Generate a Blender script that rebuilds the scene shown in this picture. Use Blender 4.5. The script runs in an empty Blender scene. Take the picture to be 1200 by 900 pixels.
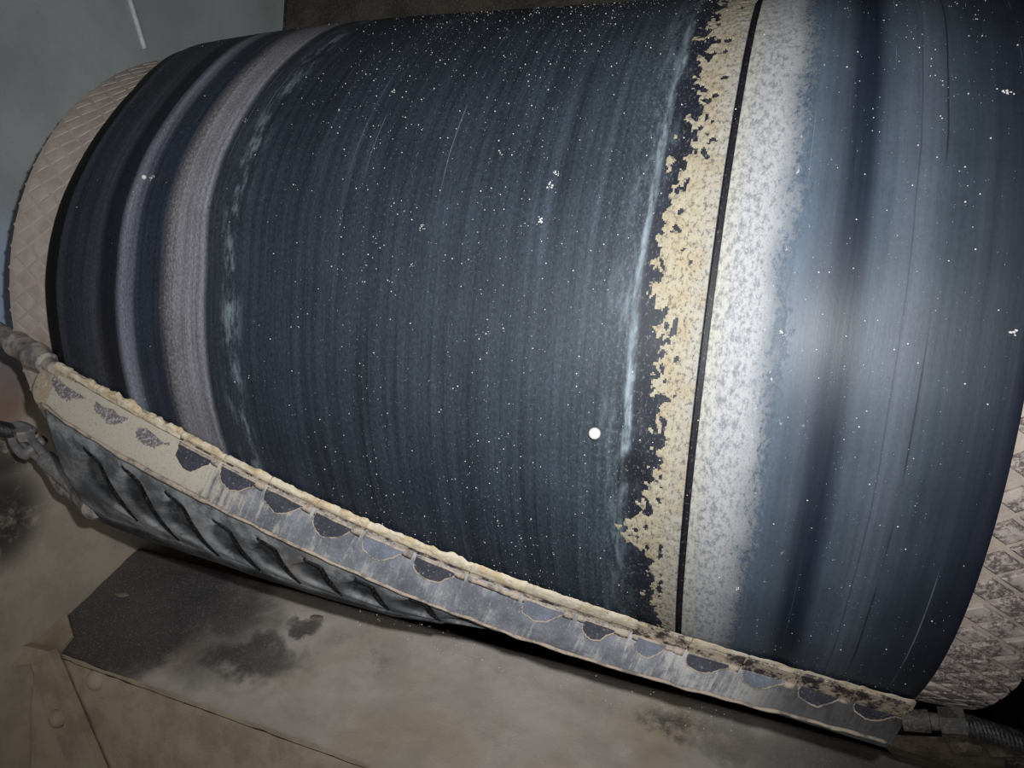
import bpy, bmesh, math, random
from math import sin, cos, pi, radians, degrees, exp
from mathutils import Vector, Matrix, noise

# ---------------------------------------------------------------- camera, light, exposure
S = 0.4                                   # pulley radius in metres; the layout below is written in radii
scene = bpy.context.scene
COL = scene.collection
cam = bpy.data.cameras.new('camera')
cam.sensor_width = 36; cam.lens = 36 * 794.4 / 1200; cam.clip_start = 0.01
cam_ob = bpy.data.objects.new('camera', cam); COL.objects.link(cam_ob)
CM = Matrix(((0.9346454, -0.1213791, 0.3342231), (0.3423908, 0.0535772, -0.9380288), (0.0959504, 0.9911592, 0.0916348)))
CP = Vector((1.935, -2.3448, 0.0)) * S
cam_ob.matrix_world = Matrix.Translation(CP) @ CM.to_4x4()
scene.camera = cam_ob

world = bpy.data.worlds.new('world'); scene.world = world; world.use_nodes = True
world.node_tree.nodes['Background'].inputs[0].default_value = (0.70, 0.70, 0.72, 1)
world.node_tree.nodes['Background'].inputs[1].default_value = 0.34

# the flash of the hand-held camera: a small lamp just above and to the right of the lens
fl = bpy.data.lights.new('flash', 'SPOT')
fl.energy = 25.5; fl.color = (0.965, 0.98, 1.0); fl.shadow_soft_size = 0.006
fl.spot_size = radians(110); fl.spot_blend = 1.0
fl_ob = bpy.data.objects.new('flash', fl); COL.objects.link(fl_ob)
fl_ob.location = CP + CM @ Vector((0.034, 0.040, 0.0))
fl_dir = (CM @ Vector((-0.03, 0.16, -1.0))).normalized()
fl_ob.rotation_euler = fl_dir.to_track_quat('-Z', 'Y').to_euler()

scene.view_settings.view_transform = 'Standard'
scene.view_settings.look = 'None'
scene.view_settings.gamma = 1
scene.view_settings.use_curve_mapping = False
scene.view_settings.exposure = 0.24

rnd = random.Random(7)

# ---------------------------------------------------------------- helpers
def lerp(a, b, t): return a + (b - a) * t
def sstep(a, b, x):
    t = max(0, min(1, (x - a) / (b - a))); return t * t * (3 - 2 * t)
def tab(x, pts):                           # piecewise linear table, x ascending
    if x <= pts[0][0]: return pts[0][1]
    for (a, b), (c, d) in zip(pts, pts[1:]):
        if x <= c: return b + (d - b) * (x - a) / (c - a)
    return pts[-1][1]
def Rx(x):                                 # crowned belt surface radius
    if x < 0.9: return 1 - 0.039 * (1 - max(x, -0.1) / 0.9) ** 2
    if x > 1.9: return 1 - 0.011 * ((x - 1.9) / 0.46) ** 2
    return 1.0
def cyl(x, th, off=0.0):                   # th in degrees, 0 faces the camera, + is up
    r = Rx(x) + off; a = radians(th)
    return Vector((x, -r * cos(a), r * sin(a)))
def nz(x, y=0, z=0): return noise.noise(Vector((x, y, z)))
def fbm(x, y=0, z=0, o=4): return noise.fractal(Vector((x, y, z)), 1.0, 2.0, o)

def mesh(name, V, F, mat, parent=None, uv=None, smooth=False, attr=None, scale=True):
    me = bpy.data.meshes.new(name)
    me.from_pydata([tuple(Vector(v) * S) if scale else tuple(v) for v in V], [], F)
    if uv:
        ul = me.uv_layers.new(name='UVMap')
        for lp in me.loops: ul.data[lp.index].uv = uv[lp.vertex_index]
    if attr:
        at = me.attributes.new('mask', 'FLOAT', 'POINT')
        for i, a in enumerate(attr): at.data[i].value = a
    me.materials.append(mat)
    if smooth: me.polygons.foreach_set('use_smooth', [True] * len(me.polygons))
    o = bpy.data.objects.new(name, me); COL.objects.link(o)
    if parent: o.parent = parent
    return o
def fix(o):                                # consistent outward normals
    bm = bmesh.new(); bm.from_mesh(o.data); bmesh.ops.recalc_face_normals(bm, faces=bm.faces); bm.to_mesh(o.data); bm.free(); return o
def tag(o, label, cat, group=None):
    o['label'] = label; o['category'] = cat
    if group: o['group'] = group
    return o
def struct(o, label=None, cat=None):
    o['kind'] = 'structure'
    if label: o['label'] = label
    if cat: o['category'] = cat
    return o
def empty(name, loc):
    o = bpy.data.objects.new(name, None); COL.objects.link(o); o.location = Vector(loc) * S; o.empty_display_size = 0.02
    return o
def adopt(ch, par):                        # keep world placement under an empty that is only translated
    ch.parent = par; ch.location = ch.location - par.location if par.type == 'EMPTY' else ch.location
    return ch
def grid(nu, nv, fn):                      # fn(i,j)->point ; faces of a (nu+1)x(nv+1) grid
    V = [fn(i, j) for i in range(nu + 1) for j in range(nv + 1)]
    F = [(i*(nv+1)+j, (i+1)*(nv+1)+j, (i+1)*(nv+1)+j+1, i*(nv+1)+j+1) for i in range(nu) for j in range(nv)]
    return V, F
def loft(rings, closed=True, caps=True):
    n = len(rings[0]); V = [p for r in rings for p in r]; F = []
    m = n if closed else n - 1
    for i in range(len(rings) - 1):
        for j in range(m):
            k = (j + 1) % n
            F.append((i*n+j, (i+1)*n+j, (i+1)*n+k, i*n+k))
    if caps and closed:
        F.append(tuple(range(n))); F.append(tuple(reversed([(len(rings)-1)*n + j for j in range(n)])))
    return V, F
def frame(d):
    d = d.normalized(); a = Vector((0, 0, 1)) if abs(d.z) < .9 else Vector((1, 0, 0))
    u = d.cross(a).normalized(); return u, d.cross(u).normalized()
def tube(path, rad, n=12, caps=True):      # rad: number or list
    rings = []; u = None
    for i, p in enumerate(path):
        d = (path[min(i+1, len(path)-1)] - path[max(i-1, 0)]).normalized()
        if u is None: u, w = frame(d)
        else:
            u = (u - d * u.dot(d)).normalized(); w = d.cross(u)
        r = rad[i] if isinstance(rad, (list, tuple)) else rad
        rings.append([p + (u * cos(2*pi*k/n) + w * sin(2*pi*k/n)) * r for k in range(n)])
    return loft(rings, True, caps)
def join(parts):
    V, F = [], []
    for v, f in parts:
        o = len(V); V += v; F += [tuple(a + o for a in q) for q in f]
    return V, F
def prism(poly, d):                        # polygon (list of vectors) pushed along d
    return loft([poly, [p + d for p in poly]])
def hexbolt(c, nrm, r, h):
    u, w = frame(nrm); nrm = nrm.normalized()
    rings = []
    for rr, hh in ((r, 0), (r, h*.75), (r*.85, h), ):
        rings.append([c + nrm*hh + (u*cos(pi/3*k) + w*sin(pi/3*k))*rr for k in range(6)])
    return loft(rings)
def domebolt(c, nrm, r, h, n=16):
    u, w = frame(nrm); nrm = nrm.normalized(); rings = []
    for k in range(6):
        a = k/5*pi/2*.96
        rings.append([c + nrm*h*sin(a) + (u*cos(2*pi*j/n) + w*sin(2*pi*j/n))*r*cos(a) for j in range(n)])
    return loft(rings)

# ---------------------------------------------------------------- node material builder
def srgb(r, g, b):
    f = lambda c: (c/255/12.92) if c/255 <= .04045 else ((c/255+.055)/1.055)**2.4
    return (f(r), f(g), f(b), 1)
class M:
    def __init__(s, name, rough=.8, spec=.3, metal=0):
        s.m = bpy.data.materials.new(name); s.m.use_nodes = True; s.t = s.m.node_tree; s.n = s.t.nodes
        s.b = s.n['Principled BSDF']; s.b.inputs['Roughness'].default_value = rough
        s.b.inputs['Specular IOR Level'].default_value = spec; s.b.inputs['Metallic'].default_value = metal
    def L(s, a, b): s.t.links.new(a, b)
    def set(s, inp, v):
        if hasattr(v, 'is_output') or isinstance(v, bpy.types.NodeSocket): s.L(v, inp)
        else: inp.default_value = v
    def coord(s, kind='Object'): return s.n.new('ShaderNodeTexCoord').outputs[kind]
    def uv(s):
        x = s.n.new('ShaderNodeSeparateXYZ'); s.L(s.coord('UV'), x.inputs[0]); return x.outputs[0], x.outputs[1]
    def sep(s, v):
        x = s.n.new('ShaderNodeSeparateXYZ'); s.L(v, x.inputs[0]); return x.outputs
    def vec(s, x, y, z=0.0):
        c = s.n.new('ShaderNodeCombineXYZ'); s.set(c.inputs[0], x); s.set(c.inputs[1], y); s.set(c.inputs[2], z); return c.outputs[0]
    def math(s, op, a, b=0.0, c=0.0, clamp=False):
        k = s.n.new('ShaderNodeMath'); k.operation = op; k.use_clamp = clamp
        s.set(k.inputs[0], a); s.set(k.inputs[1], b)
        if op in ('MULTIPLY_ADD',): s.set(k.inputs[2], c)
        return k.outputs[0]
    def noise(s, vec, scale=5, detail=4, rough=.55, dist=0.0):
        k = s.n.new('ShaderNodeTexNoise'); k.inputs['Scale'].default_value = scale; k.inputs['Detail'].default_value = detail
        k.inputs['Roughness'].default_value = rough; k.inputs['Distortion'].default_value = dist
        s.L(vec, k.inputs['Vector']); return k.outputs['Fac']
    def ramp(s, fac, stops, interp='LINEAR'):
        k = s.n.new('ShaderNodeValToRGB'); k.color_ramp.interpolation = interp; e = k.color_ramp.elements
        e[0].position, e[1].position = stops[0][0], stops[-1][0]
        for p, c in stops[1:-1]: e.new(p)
        for i, (p, c) in enumerate(stops):
            e[i].position = p; e[i].color = c if isinstance(c, tuple) else (c, c, c, 1)
        s.set(k.inputs[0], fac); return k.outputs[0]
    def step(s, x, a, b):                  # smoothstep a->b
        k = s.n.new('ShaderNodeMapRange'); k.interpolation_type = 'SMOOTHSTEP'
        s.set(k.inputs['Value'], x); s.set(k.inputs['From Min'], a); s.set(k.inputs['From Max'], b); return k.outputs['Result']
    def mix(s, fac, a, b, mode='MIX'):
        k = s.n.new('ShaderNodeMix'); k.data_type = 'RGBA'; k.blend_type = mode
        s.set(k.inputs[0], fac); s.set(k.inputs[6], a); s.set(k.inputs[7], b); return k.outputs[2]
    def mul(s, *a):
        r = a[0]
        for x in a[1:]: r = s.math('MULTIPLY', r, x)
        return r
    def blob(s, x, y, cx, cy, rx, ry, soft=.6):    # 1 inside an ellipse, 0 outside
        dx = s.math('DIVIDE', s.math('SUBTRACT', x, cx), rx); dy = s.math('DIVIDE', s.math('SUBTRACT', y, cy), ry)
        d = s.math('ADD', s.mul(dx, dx), s.mul(dy, dy)); return s.step(d, 1 + soft, max(0, 1 - soft))
    def bump(s, h, strength=.5, dist=.001):
        k = s.n.new('ShaderNodeBump'); k.inputs['Strength'].default_value = strength; k.inputs['Distance'].default_value = dist
        s.L(h, k.inputs['Height']); s.L(k.outputs[0], s.b.inputs['Normal'])
    def out(s, color, rough=None):
        s.set(s.b.inputs['Base Color'], color)
        if rough is not None: s.set(s.b.inputs['Roughness'], rough)
        return s.m

DUST = srgb(200, 190, 170)
BEIGE = srgb(205, 188, 150)

# --- belt rubber: streaks run round the pulley (u across the belt, v round it, both in radii)
def belt_material():
    m = M('belt_rubber', .5, .30); u, v = m.uv()
    wob = m.noise(m.vec(m.mul(u, .8), m.mul(v, 1.4)), 2.2, 2)
    uw = m.math('MULTIPLY_ADD', wob, .012, m.math('SUBTRACT', u, .006))
    f = m.math('DIVIDE', uw, 2.4)
    stops = [(0.0, (16,16,18)), (.060, (15,15,17)), (.068, (66,70,80)), (.10, (47,52,62)), (.19, (58,62,72)), (.225, (68,70,80)),
             (.25, (32,33,44)), (.30, (34,36,46)), (.322, (138,142,156)), (.352, (126,130,146)), (.378, (50,57,70)), (.455, (44,50,64)),
             (.49, (108,107,112)), (.52, (140,138,146)), (.590, (138,137,146)), (.603, (158,158,168)), (.612, (47,54,62)),
             (.68, (50,57,66)), (.76, (44,51,62)), (1.1, (45,52,62)), (1.45, (47,55,65)), (1.66, (58,67,76)), (1.735, (36,38,48)),
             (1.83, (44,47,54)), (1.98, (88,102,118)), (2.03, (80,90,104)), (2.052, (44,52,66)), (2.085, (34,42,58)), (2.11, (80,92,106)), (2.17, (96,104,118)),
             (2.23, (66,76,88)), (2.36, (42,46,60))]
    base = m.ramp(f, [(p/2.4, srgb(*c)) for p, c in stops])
    s1 = m.noise(m.vec(m.mul(u, 62), m.mul(v, 1.1)), 1, 5, .65)
    s2 = m.noise(m.vec(m.mul(u, 18), m.mul(v, .5)), 1, 3, .6)
    gr = m.noise(m.vec(m.mul(u, 170), m.mul(v, 90)), 1, 4, .8)
    cl = m.noise(m.vec(u, v), 7, 4, .6)
    k = m.math('ADD', m.math('MULTIPLY_ADD', s1, 1.9, .05), m.math('MULTIPLY_ADD', s2, 1.0, -.5))
    soft = m.step(u, 1.93, 2.0)            # right of the powder the streaks are smooth and broad
    k = m.math('ADD', m.mul(k, m.math('SUBTRACT', 1, m.mul(soft, .62))), m.mul(soft, .62))
    g = m.math('ADD', .72, m.mul(m.math('SUBTRACT', 1, m.mul(soft, .8)), m.math('MULTIPLY_ADD', gr, 2.6, -1.05)))
    g = m.mul(g, m.math('MULTIPLY_ADD', cl, .7, .65))
    col = m.mix(1.0, base, m.vec(m.mul(k, g, .74), m.mul(k, g, .74), m.mul(k, g, .72)), 'MULTIPLY')
    # thin bright scratches round the pulley
    sc = m.noise(m.vec(m.mul(u, 210), m.mul(v, .35)), 1, 1, .5)
    scm = m.mul(m.step(sc, .70, .76), m.step(m.noise(m.vec(m.mul(u, 5), m.mul(v, 2.2)), 1.7, 3), .48, .62), .35)
    col = m.mix(scm, col, srgb(150, 158, 165))
    # dark hairlines on the polished right part
    for c0, ks_ in ((2.205, .75), (2.163, .35), (2.058, .4)):
        d = m.math('ABSOLUTE', m.math('SUBTRACT', uw, c0)); w = m.mul(m.step(d, .0022, .0006), m.step(m.noise(m.vec(m.math('ADD', u, c0*7), v), 2.5, 2), .38, .52), ks_)
        col = m.mix(w, col, srgb(22, 26, 36))
    # worn broken edge beside the wide stripe and the patchy streak at .70
    e = m.mul(m.step(m.math('ABSOLUTE', m.math('SUBTRACT', uw, .50)), .035, .01), m.step(gr, .5, .62), .5)
    col = m.mix(e, col, srgb(150, 144, 140))
    p = m.mul(m.step(m.math('ABSOLUTE', m.math('SUBTRACT', uw, .695)), .05, .0), m.step(m.noise(m.vec(m.mul(u, 30), m.mul(v, 9)), 1, 5, .75), .46, .66), .65)
    col = m.mix(p, col, srgb(125, 138, 145))
    # bluish white smear just left of the crust
    ctr = m.math('ADD', 1.688, m.mul(m.noise(m.vec(.3, m.mul(v, 1.1)), 1.5, 2), .03))
    d = m.math('SUBTRACT', u, ctr)
    sm = m.noise(m.vec(m.mul(u, 34), m.mul(v, 7)), 1, 6, .75)
    wide = m.mul(m.step(m.math('ABSOLUTE', m.math('ADD', d, .012)), .07, .0), m.step(sm, .44, .74), .75)
    core = m.mul(m.step(sm, .34, .58), m.step(m.math('ABSOLUTE', d), .012, .003), m.step(m.noise(m.vec(m.mul(u, 12), m.mul(v, 3.0)), 1, 4, .7), .38, .60), .9)
    col = m.mix(wide, col, srgb(104, 116, 124)); col = m.mix(core, col, srgb(135, 148, 156))
    # dark wiped patch between smear and crust
    dk = m.mul(m.step(m.math('ABSOLUTE', m.math('SUBTRACT', u, 1.733)), .04, .02), m.step(m.noise(m.vec(m.mul(u, 8), m.mul(v, 5)), 1.3, 5, .7), .40, .55), .75)
    col = m.mix(dk, col, srgb(26, 28, 38))
    wp = m.mul(m.blob(u, v, 1.722, -.30, .034, .060, .5), m.step(cl, .30, .5), .85); col = m.mix(wp, col, srgb(18, 20, 26))
    # groove
    gv = m.mul(m.step(u, 1.8300, 1.8315), m.step(u, 1.8440, 1.8425))
    # white powder right of the groove
    pn = m.noise(m.vec(m.mul(u, 85), m.mul(v, 48)), 1, 8, .85)
    pb = m.noise(m.vec(m.mul(u, 7), m.mul(v, 4)), 1, 4, .65)
    lim = m.math('ADD', 1.915, m.mul(pb, .09))
    pw = m.step(m.math('ADD', m.math('SUBTRACT', u, lim), m.mul(m.math('SUBTRACT', pn, .5), .22)), .018, -.035)
    pw = m.mul(pw, m.step(u, 1.842, 1.845))
    thin = m.math('MULTIPLY_ADD', m.step(pn, .38, .58), .40, .50)
    pcol = m.mix(m.step(u, 1.846, 1.885), srgb(166, 163, 154), srgb(160, 160, 160))
    pcol = m.mix(m.mul(m.step(pn, .53, .40), .6), pcol, srgb(116, 118, 120))
    col = m.mix(m.mul(pw, thin), col, pcol)
    # loose flecks of powder past its edge
    fk = m.mul(m.step(m.noise(m.vec(m.mul(u, 60), m.mul(v, 40)), 1, 3, .6), .66, .72), m.step(m.math('ABSOLUTE', m.math('SUBTRACT', u, 1.98)), .07, .01), .55)
    col = m.mix(fk, col, srgb(190, 200, 210))
    col = m.mix(gv, col, srgb(20, 20, 26))
    # dull dust towards the beige side
    dn = m.mul(m.step(u, 1.55, 1.75), m.step(u, 1.9, 1.8), m.step(gr, .56, .66), .35)
    col = m.mix(dn, col, srgb(150, 150, 145))
    rgh = m.math('MULTIPLY_ADD', m.mul(pw, thin), .45, m.math('MULTIPLY_ADD', s1, .25, m.math('SUBTRACT', .44, m.mul(soft, .08))))
    m.bump(m.math('ADD', m.mul(s1, .8), m.math('ADD', m.mul(gr, .5), m.mul(pw, 1.2))), .35, .0006)
    return m.out(col, rgh)

def crust_material():
    m = M('beige_crust', .95, .1); u, v = m.uv()
    n = m.noise(m.vec(m.mul(u, 120), m.mul(v, 75)), 1, 7, .82); b = m.noise(m.vec(u, v), 16, 4, .6)
    col = m.mix(m.step(m.math('ADD', u, m.mul(m.math('SUBTRACT', b, .5), .05)), 1.775, 1.835), srgb(153, 146, 127), srgb(148, 145, 138))
    col = m.mix(m.mul(m.step(b, .45, .62), .5), col, srgb(146, 132, 104))
    col = m.mix(m.mul(m.step(n, .50, .41), .72), col, srgb(66, 64, 64))
    col = m.mix(m.mul(m.step(n, .56, .68), .35), col, srgb(188, 178, 150))
    m.bump(n, .8, .001); return m.out(col)

def lump_material(name, c1, c2, spots=.35):
    m = M(name, .95, .1); o = m.coord('Object')
    n = m.noise(o, 230, 5, .7); b = m.noise(o, 60, 4, .65); c = m.noise(o, 130, 6, .8)
    col = m.mix(m.step(b, .42, .62), c1, c2)
    col = m.mix(m.mul(m.step(c, .60, .68), spots), col, srgb(62, 60, 68))
    col = m.mix(m.mul(m.step(n, .52, .66), .3), col, srgb(225, 212, 188))
    m.bump(m.math('ADD', n, b), .7, .0015); return m.out(col)

def dusty(name, clean, dust, lo, hi, scale=30, rough=.6, spec=.4, metal=0, grain=400):
    m = M(name, rough, spec, metal); o = m.coord('Object')
    n = m.noise(o, scale, 6, .65); g = m.noise(o, grain, 3, .7)
    mk = m.step(m.math('ADD', n, m.mul(m.math('SUBTRACT', g, .5), .35)), lo, hi)
    col = m.mix(mk, clean, dust); col = m.mix(m.mul(m.step(g, .5, .7), .25), col, srgb(150, 145, 138))
    m.bump(m.math('ADD', g, m.mul(mk, .7)), .5, .0006)
    return m.out(col, m.math('MULTIPLY_ADD', mk, .3, rough))

MB = belt_material(); MC = crust_material()
m_lag_groove = dusty('lagging_dust', srgb(172, 160, 150), srgb(190, 177, 164), .35, .6, 20, .95, .1)
def tile_mat(name, dark):
    m = M(name, .85, .25); o = m.coord('Object')
    g = m.noise(o, 260, 5, .8); b = m.noise(o, 38, 4, .6)
    col = m.mix(m.step(b, .4, .62), srgb(188, 175, 166), srgb(174, 160, 152))
    if dark:
        col = m.mix(m.mul(m.step(g, .54, .47), m.step(b, .40, .54), .75), col, srgb(66, 62, 65))
        col = m.mix(m.mul(m.step(g, .56, .62), .5), col, srgb(205, 200, 190))
    m.bump(g, .5, .0008); return m.out(col)
m_tile_dusty = tile_mat('tile_coated', False); m_tile_worn = tile_mat('tile_worn', True)
m_steel_dark = dusty('dark_steel', srgb(46, 44, 46), srgb(110, 102, 92), .5, .7, 40, .55, .5, .3)

# ================================================================ SETTING
def wall_mat():
    m = M('chute_wall_paint', .55, .4); o = m.coord('Object'); x, y, z = m.sep(o)
    a = m.noise(o, 6, 5, .6); g = m.noise(o, 220, 3, .7); c = m.noise(o, 16, 5, .7)
    clean = m.mix(m.step(a, .35, .65), srgb(166, 171, 170), srgb(182, 188, 188))
    dusty_c = m.mix(m.step(c, .38, .62), srgb(222, 208, 188), srgb(206, 192, 174))
    t = m.math('ADD', z, m.mul(m.math('SUBTRACT', a, .5), .16))
    col = m.mix(m.step(t, -.11, -.20), clean, dusty_c)
    blue_sheen = m.blob(y, z, -.19, -.05, .09, .13, .9); col = m.mix(m.mul(blue_sheen, .75), col, srgb(190, 205, 232))  # bluish reflection of the flash, painted into the wall colour
    rust = m.mul(m.blob(y, z, -.20, -.19, .05, .07, .8), .6); col = m.mix(rust, col, srgb(128, 84, 62))
    stain = m.mul(m.blob(y, z, -.20, -.40, .075, .085, .8), m.step(c, .25, .5), .9); col = m.mix(stain, col, srgb(46, 47, 50))
    st2 = m.mul(m.blob(y, z, -.20, -.30, .06, .03, .8), m.step(c, .35, .5), .8); col = m.mix(st2, col, srgb(60, 62, 62))
    sp = m.mul(m.step(g, .60, .70), .18); col = m.mix(sp, col, srgb(60, 58, 56))
    m.bump(m.math('ADD', g, c), .3, .0008); return m.out(col, m.math('SUBTRACT', .75, m.mul(blue_sheen, .2)))
MW = wall_mat()
m_back = dusty('back_wall_brown', srgb(62, 58, 52), srgb(84, 78, 70), .4, .65, 8, .8, .2)
m_floor = dusty('spillage_floor', srgb(96, 86, 70), srgb(128, 116, 96), .4, .6, 10, .95, .1)

XL, XR, YB, YF, ZT, ZB = -0.9, 3.3, 1.04, -3.4, 2.6, -3.2
YE = 2.6                                   # far end of the chute behind the pulley
def slab(name, a, b, mat):
    (x0, y0, z0), (x1, y1, z1) = a, b
    V = [(x, y, z) for x in (x0, x1) for y in (y0, y1) for z in (z0, z1)]
    return fix(mesh(name, V, [(0,1,3,2), (4,6,7,5), (0,4,5,1), (2,3,7,6), (0,2,6,4), (1,5,7,3)], mat))
struct(slab('wall_left', (XL-.06, YF, ZB), (XL, YE+.06, ZT), MW))
struct(slab('wall_right', (XR, YF, ZB), (XR+.06, YE+.06, ZT), m_back))
struct(slab('floor', (XL-.06, YF, ZB-.06), (XR+.06, YE+.06, ZB), m_floor))
struct(slab('ceiling', (XL-.06, YF, ZT), (XR+.06, YE+.06, ZT+.06), m_back))
struct(slab('wall_back', (XL, YE, ZB), (XR, YE+.06, ZT), m_back))
struct(slab('trim_3', (XL, YB, 1.16), (XR, YB+.06, ZT), m_back), 'brown steel cross plate above the belt')
# weld bead running up the left wall, and the corner bead
m_weld = dusty('weld_bead', srgb(205, 212, 215), srgb(225, 230, 232), .4, .6, 60, .45, .5)
V, F = tube([Vector((XL+.004, lerp(.105, -.16, t), lerp(1.09, 1.62, t))) + Vector((0, nz(t*60)*.004, 0)) for t in [i/60 for i in range(61)]], .011, 8)
struct(mesh('trim_1', V, F, m_weld, smooth=True), 'pale vertical weld bead on the grey wall above the pulley end')
V, F = tube([Vector((XL+.004, YB-.003, lerp(1.1, ZT-.02, t))) for t in [i/10 for i in range(11)]], .008, 8)
struct(mesh('trim_2', V, F, m_steel_dark, smooth=True), 'dark corner seam where the grey wall meets the brown wall')

# ================================================================ HEAD PULLEY
pulley = tag(empty('head_pulley', (1.15, 0, 0)), 'large head pulley with dusty diamond pattern lagging showing past both belt edges', 'pulley')
PX0, PX1 = -0.225, 2.53
RL = lambda x: Rx(x) - (.037 if x < 1 else .043)
def ring_lagging(i, j):
    x = lerp(PX0, PX1, i / 60); a = radians(j * 2.5); r = RL(x)
    return Vector((x, -r * cos(a), r * sin(a)))
V, F = grid(60, 144, ring_lagging)
for x in (PX0, PX1):                       # turned-in end faces
    b = len(V); r0 = RL(x)
    for j in range(144): a = radians(j*2.5); V.append(Vector((x, -r0*cos(a), r0*sin(a))))
    for j in range(144): a = radians(j*2.5); V.append(Vector((x, -(r0-.06)*cos(a), (r0-.06)*sin(a))))
    F += [(b+j, b+(j+1) % 144, b+144+(j+1) % 144, b+144+j) for j in range(144)]
adopt(fix(mesh('lagging_shell', V, F, m_lag_groove, smooth=False)), pulley)
for sx, x in ((1, PX0 + .1), (-1, PX1 - .1)):
    V = []; F = []
    rs = [.88, .8, .3, .3]; xs = [0, 0, 0, 0]
    rings = [[Vector((x + dx*sx, -r*cos(2*pi*k/64), r*sin(2*pi*k/64))) for k in range(64)] for r, dx in ((.885, 0), (.5, .03), (.24, .03), (.22, -.12), (.14, -.12))]
    V, F = loft(rings); adopt(fix(mesh('end_disc', V, F, m_steel_dark, smooth=False)), pulley)
V, F = tube([Vector((XL + .03, 0, 0)), Vector((XR - .03, 0, 0))], .12, 32); adopt(mesh('shaft', V, F, m_steel_dark, smooth=True), pulley)
# diamond tiles: columns 0.05 apart, 4.1 degrees pitch, every other column shifted half a pitch
def make_tile(cx, cth, hx, ht, mat, lo, hi, up=0.0):
    def P(dx, dt, h):
        x = min(max(cx + dx, lo), hi); return Vector(cyl(x, cth + dt, -.043 + h + up))
    top = [(-hx, 0), (0, ht), (hx, 0), (0, -ht)]
    ins = .86
    V = [P(a, b, -.004) for a, b in top] + [P(a*.97, b*.97, .007) for a, b in top] + [P(a*ins, b*ins, .0095) for a, b in top] + [P(0, 0, .0105)]
    F = []
    for k in range(4):
        n = (k+1) % 4
        F += [(k, n, 4+n, 4+k), (4+k, 4+n, 8+n, 8+k), (8+k, 8+n, 12)]
    return fix(mesh('lagging_tile', V, F, mat))
for c in range(-1, 4):                     # right end
    cx = 2.398 + c * .05
    for k in range(-17, 8):
        th = -30.2 + k*4.1 + (2.05 if (c % 2) else 0) + (rnd.random()-.5)*.12
        if th < -78 or th > 28 or cx < 2.36 - .01: continue
        adopt(make_tile(cx, th, .0415, 1.60, m_tile_worn, 2.30, PX1 - .002), pulley)
for c in range(0, 5):                      # left end
    cx = -.202 + c * .05
    for k in range(0, 30):
        th = -44 + k*4.1 + (2.05 if (c % 2) else 0)
        if th > 78: continue
        adopt(make_tile(cx, th, .0470, 1.92, m_tile_dusty, PX0 - .006, .05, -.0024), pulley)

# ================================================================ CONVEYOR BELT
LE = [(-60, -.012), (-15, -.019), (-7, -.022), (-1, -.026), (6, -.019), (13, -.007), (21, .018), (30, .041), (38, .050), (47, .02), (55, -.02), (70, -.06)]
ST = [(-60, .012), (-25, .017), (-16, .010), (-7, .006), (3, .001), (12, -.021), (21, -.024), (33, -.006), (44, .012), (60, .01)]
def drift(u, th):                          # slight wander of the worn bands round the pulley
    a = tab(th, LE); b = tab(th, ST)
    if u < .6: return lerp(a, b, max(0, u) / .6)
    if u < 1.7: return lerp(b, 0, (u - .6) / 1.1)
    return 0
us = [0, .008, .03, .060, .066, .074] + [.1 + i * .02 for i in range(86)]
us = [u for u in us if u < 1.825] + [1.8295, 1.8305, 1.8318, 1.8420, 1.8432, 1.8442] + [1.86 + i*.02 for i in range(25)] + [2.352, 2.362]
def prof(u):                               # relief across the belt
    h = 0
    if u < .062: h -= .008
    if u <= 0: h -= .004
    if 1.8310 < u < 1.8425: h -= .014
    if u > 2.36: h -= .004
    return h + .0008 * nz(u * 30)
ths = [-150 + i * 2 for i in range(30)] + [-90 + i*1.0 for i in range(180)]
def belt_pt(u, k, off=0.0):
    # k < 0: return run to the back, k > len: carrying run to the back
    if k < 0: p = cyl(u + drift(u, -60), -90, prof(u) + off); p.y = -k; return p
    if k >= len(ths): p = cyl(u + drift(u, 70), 90, prof(u) + off); p.y = (k - len(ths)) + .02; return p
    return cyl(u + drift(u, ths[k]), ths[k], prof(u) + off)
ths = [-90 + i * 1.0 for i in range(181)]
ks = [-2.4, -1.6, -.8] + list(range(len(ths))) + [len(ths) + .5, len(ths) + 1.2, len(ths) + 2.4]
TH = .026
cols = []
for k in ks:
    outer = [belt_pt(u, k) for u in us]
    innr = [belt_pt(u, k, -TH - prof(u)) for u in (2.362, 1.85, 1.2, .6, 0)]
    cols.append(outer + innr)
V, F = loft(cols)
n0 = len(cols[0]); uvs = []
def vv(k): return (radians(-90) + k if k < 0 else (radians(90) + k - len(ths) if k >= len(ths) else radians(ths[k])))
for k in ks:
    for u in us + [2.362, 1.85, 1.2, .6, 0]: uvs.append((u, vv(k)))
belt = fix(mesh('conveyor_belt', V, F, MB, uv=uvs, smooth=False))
belt.data.polygons.foreach_set('use_smooth', [True] * len(belt.data.polygons))
belt.data.set_sharp_from_angle(angle=radians(35))
tag(belt, 'wide black rubber conveyor belt with grey worn streaks wrapped round the pulley', 'conveyor belt')
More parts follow.
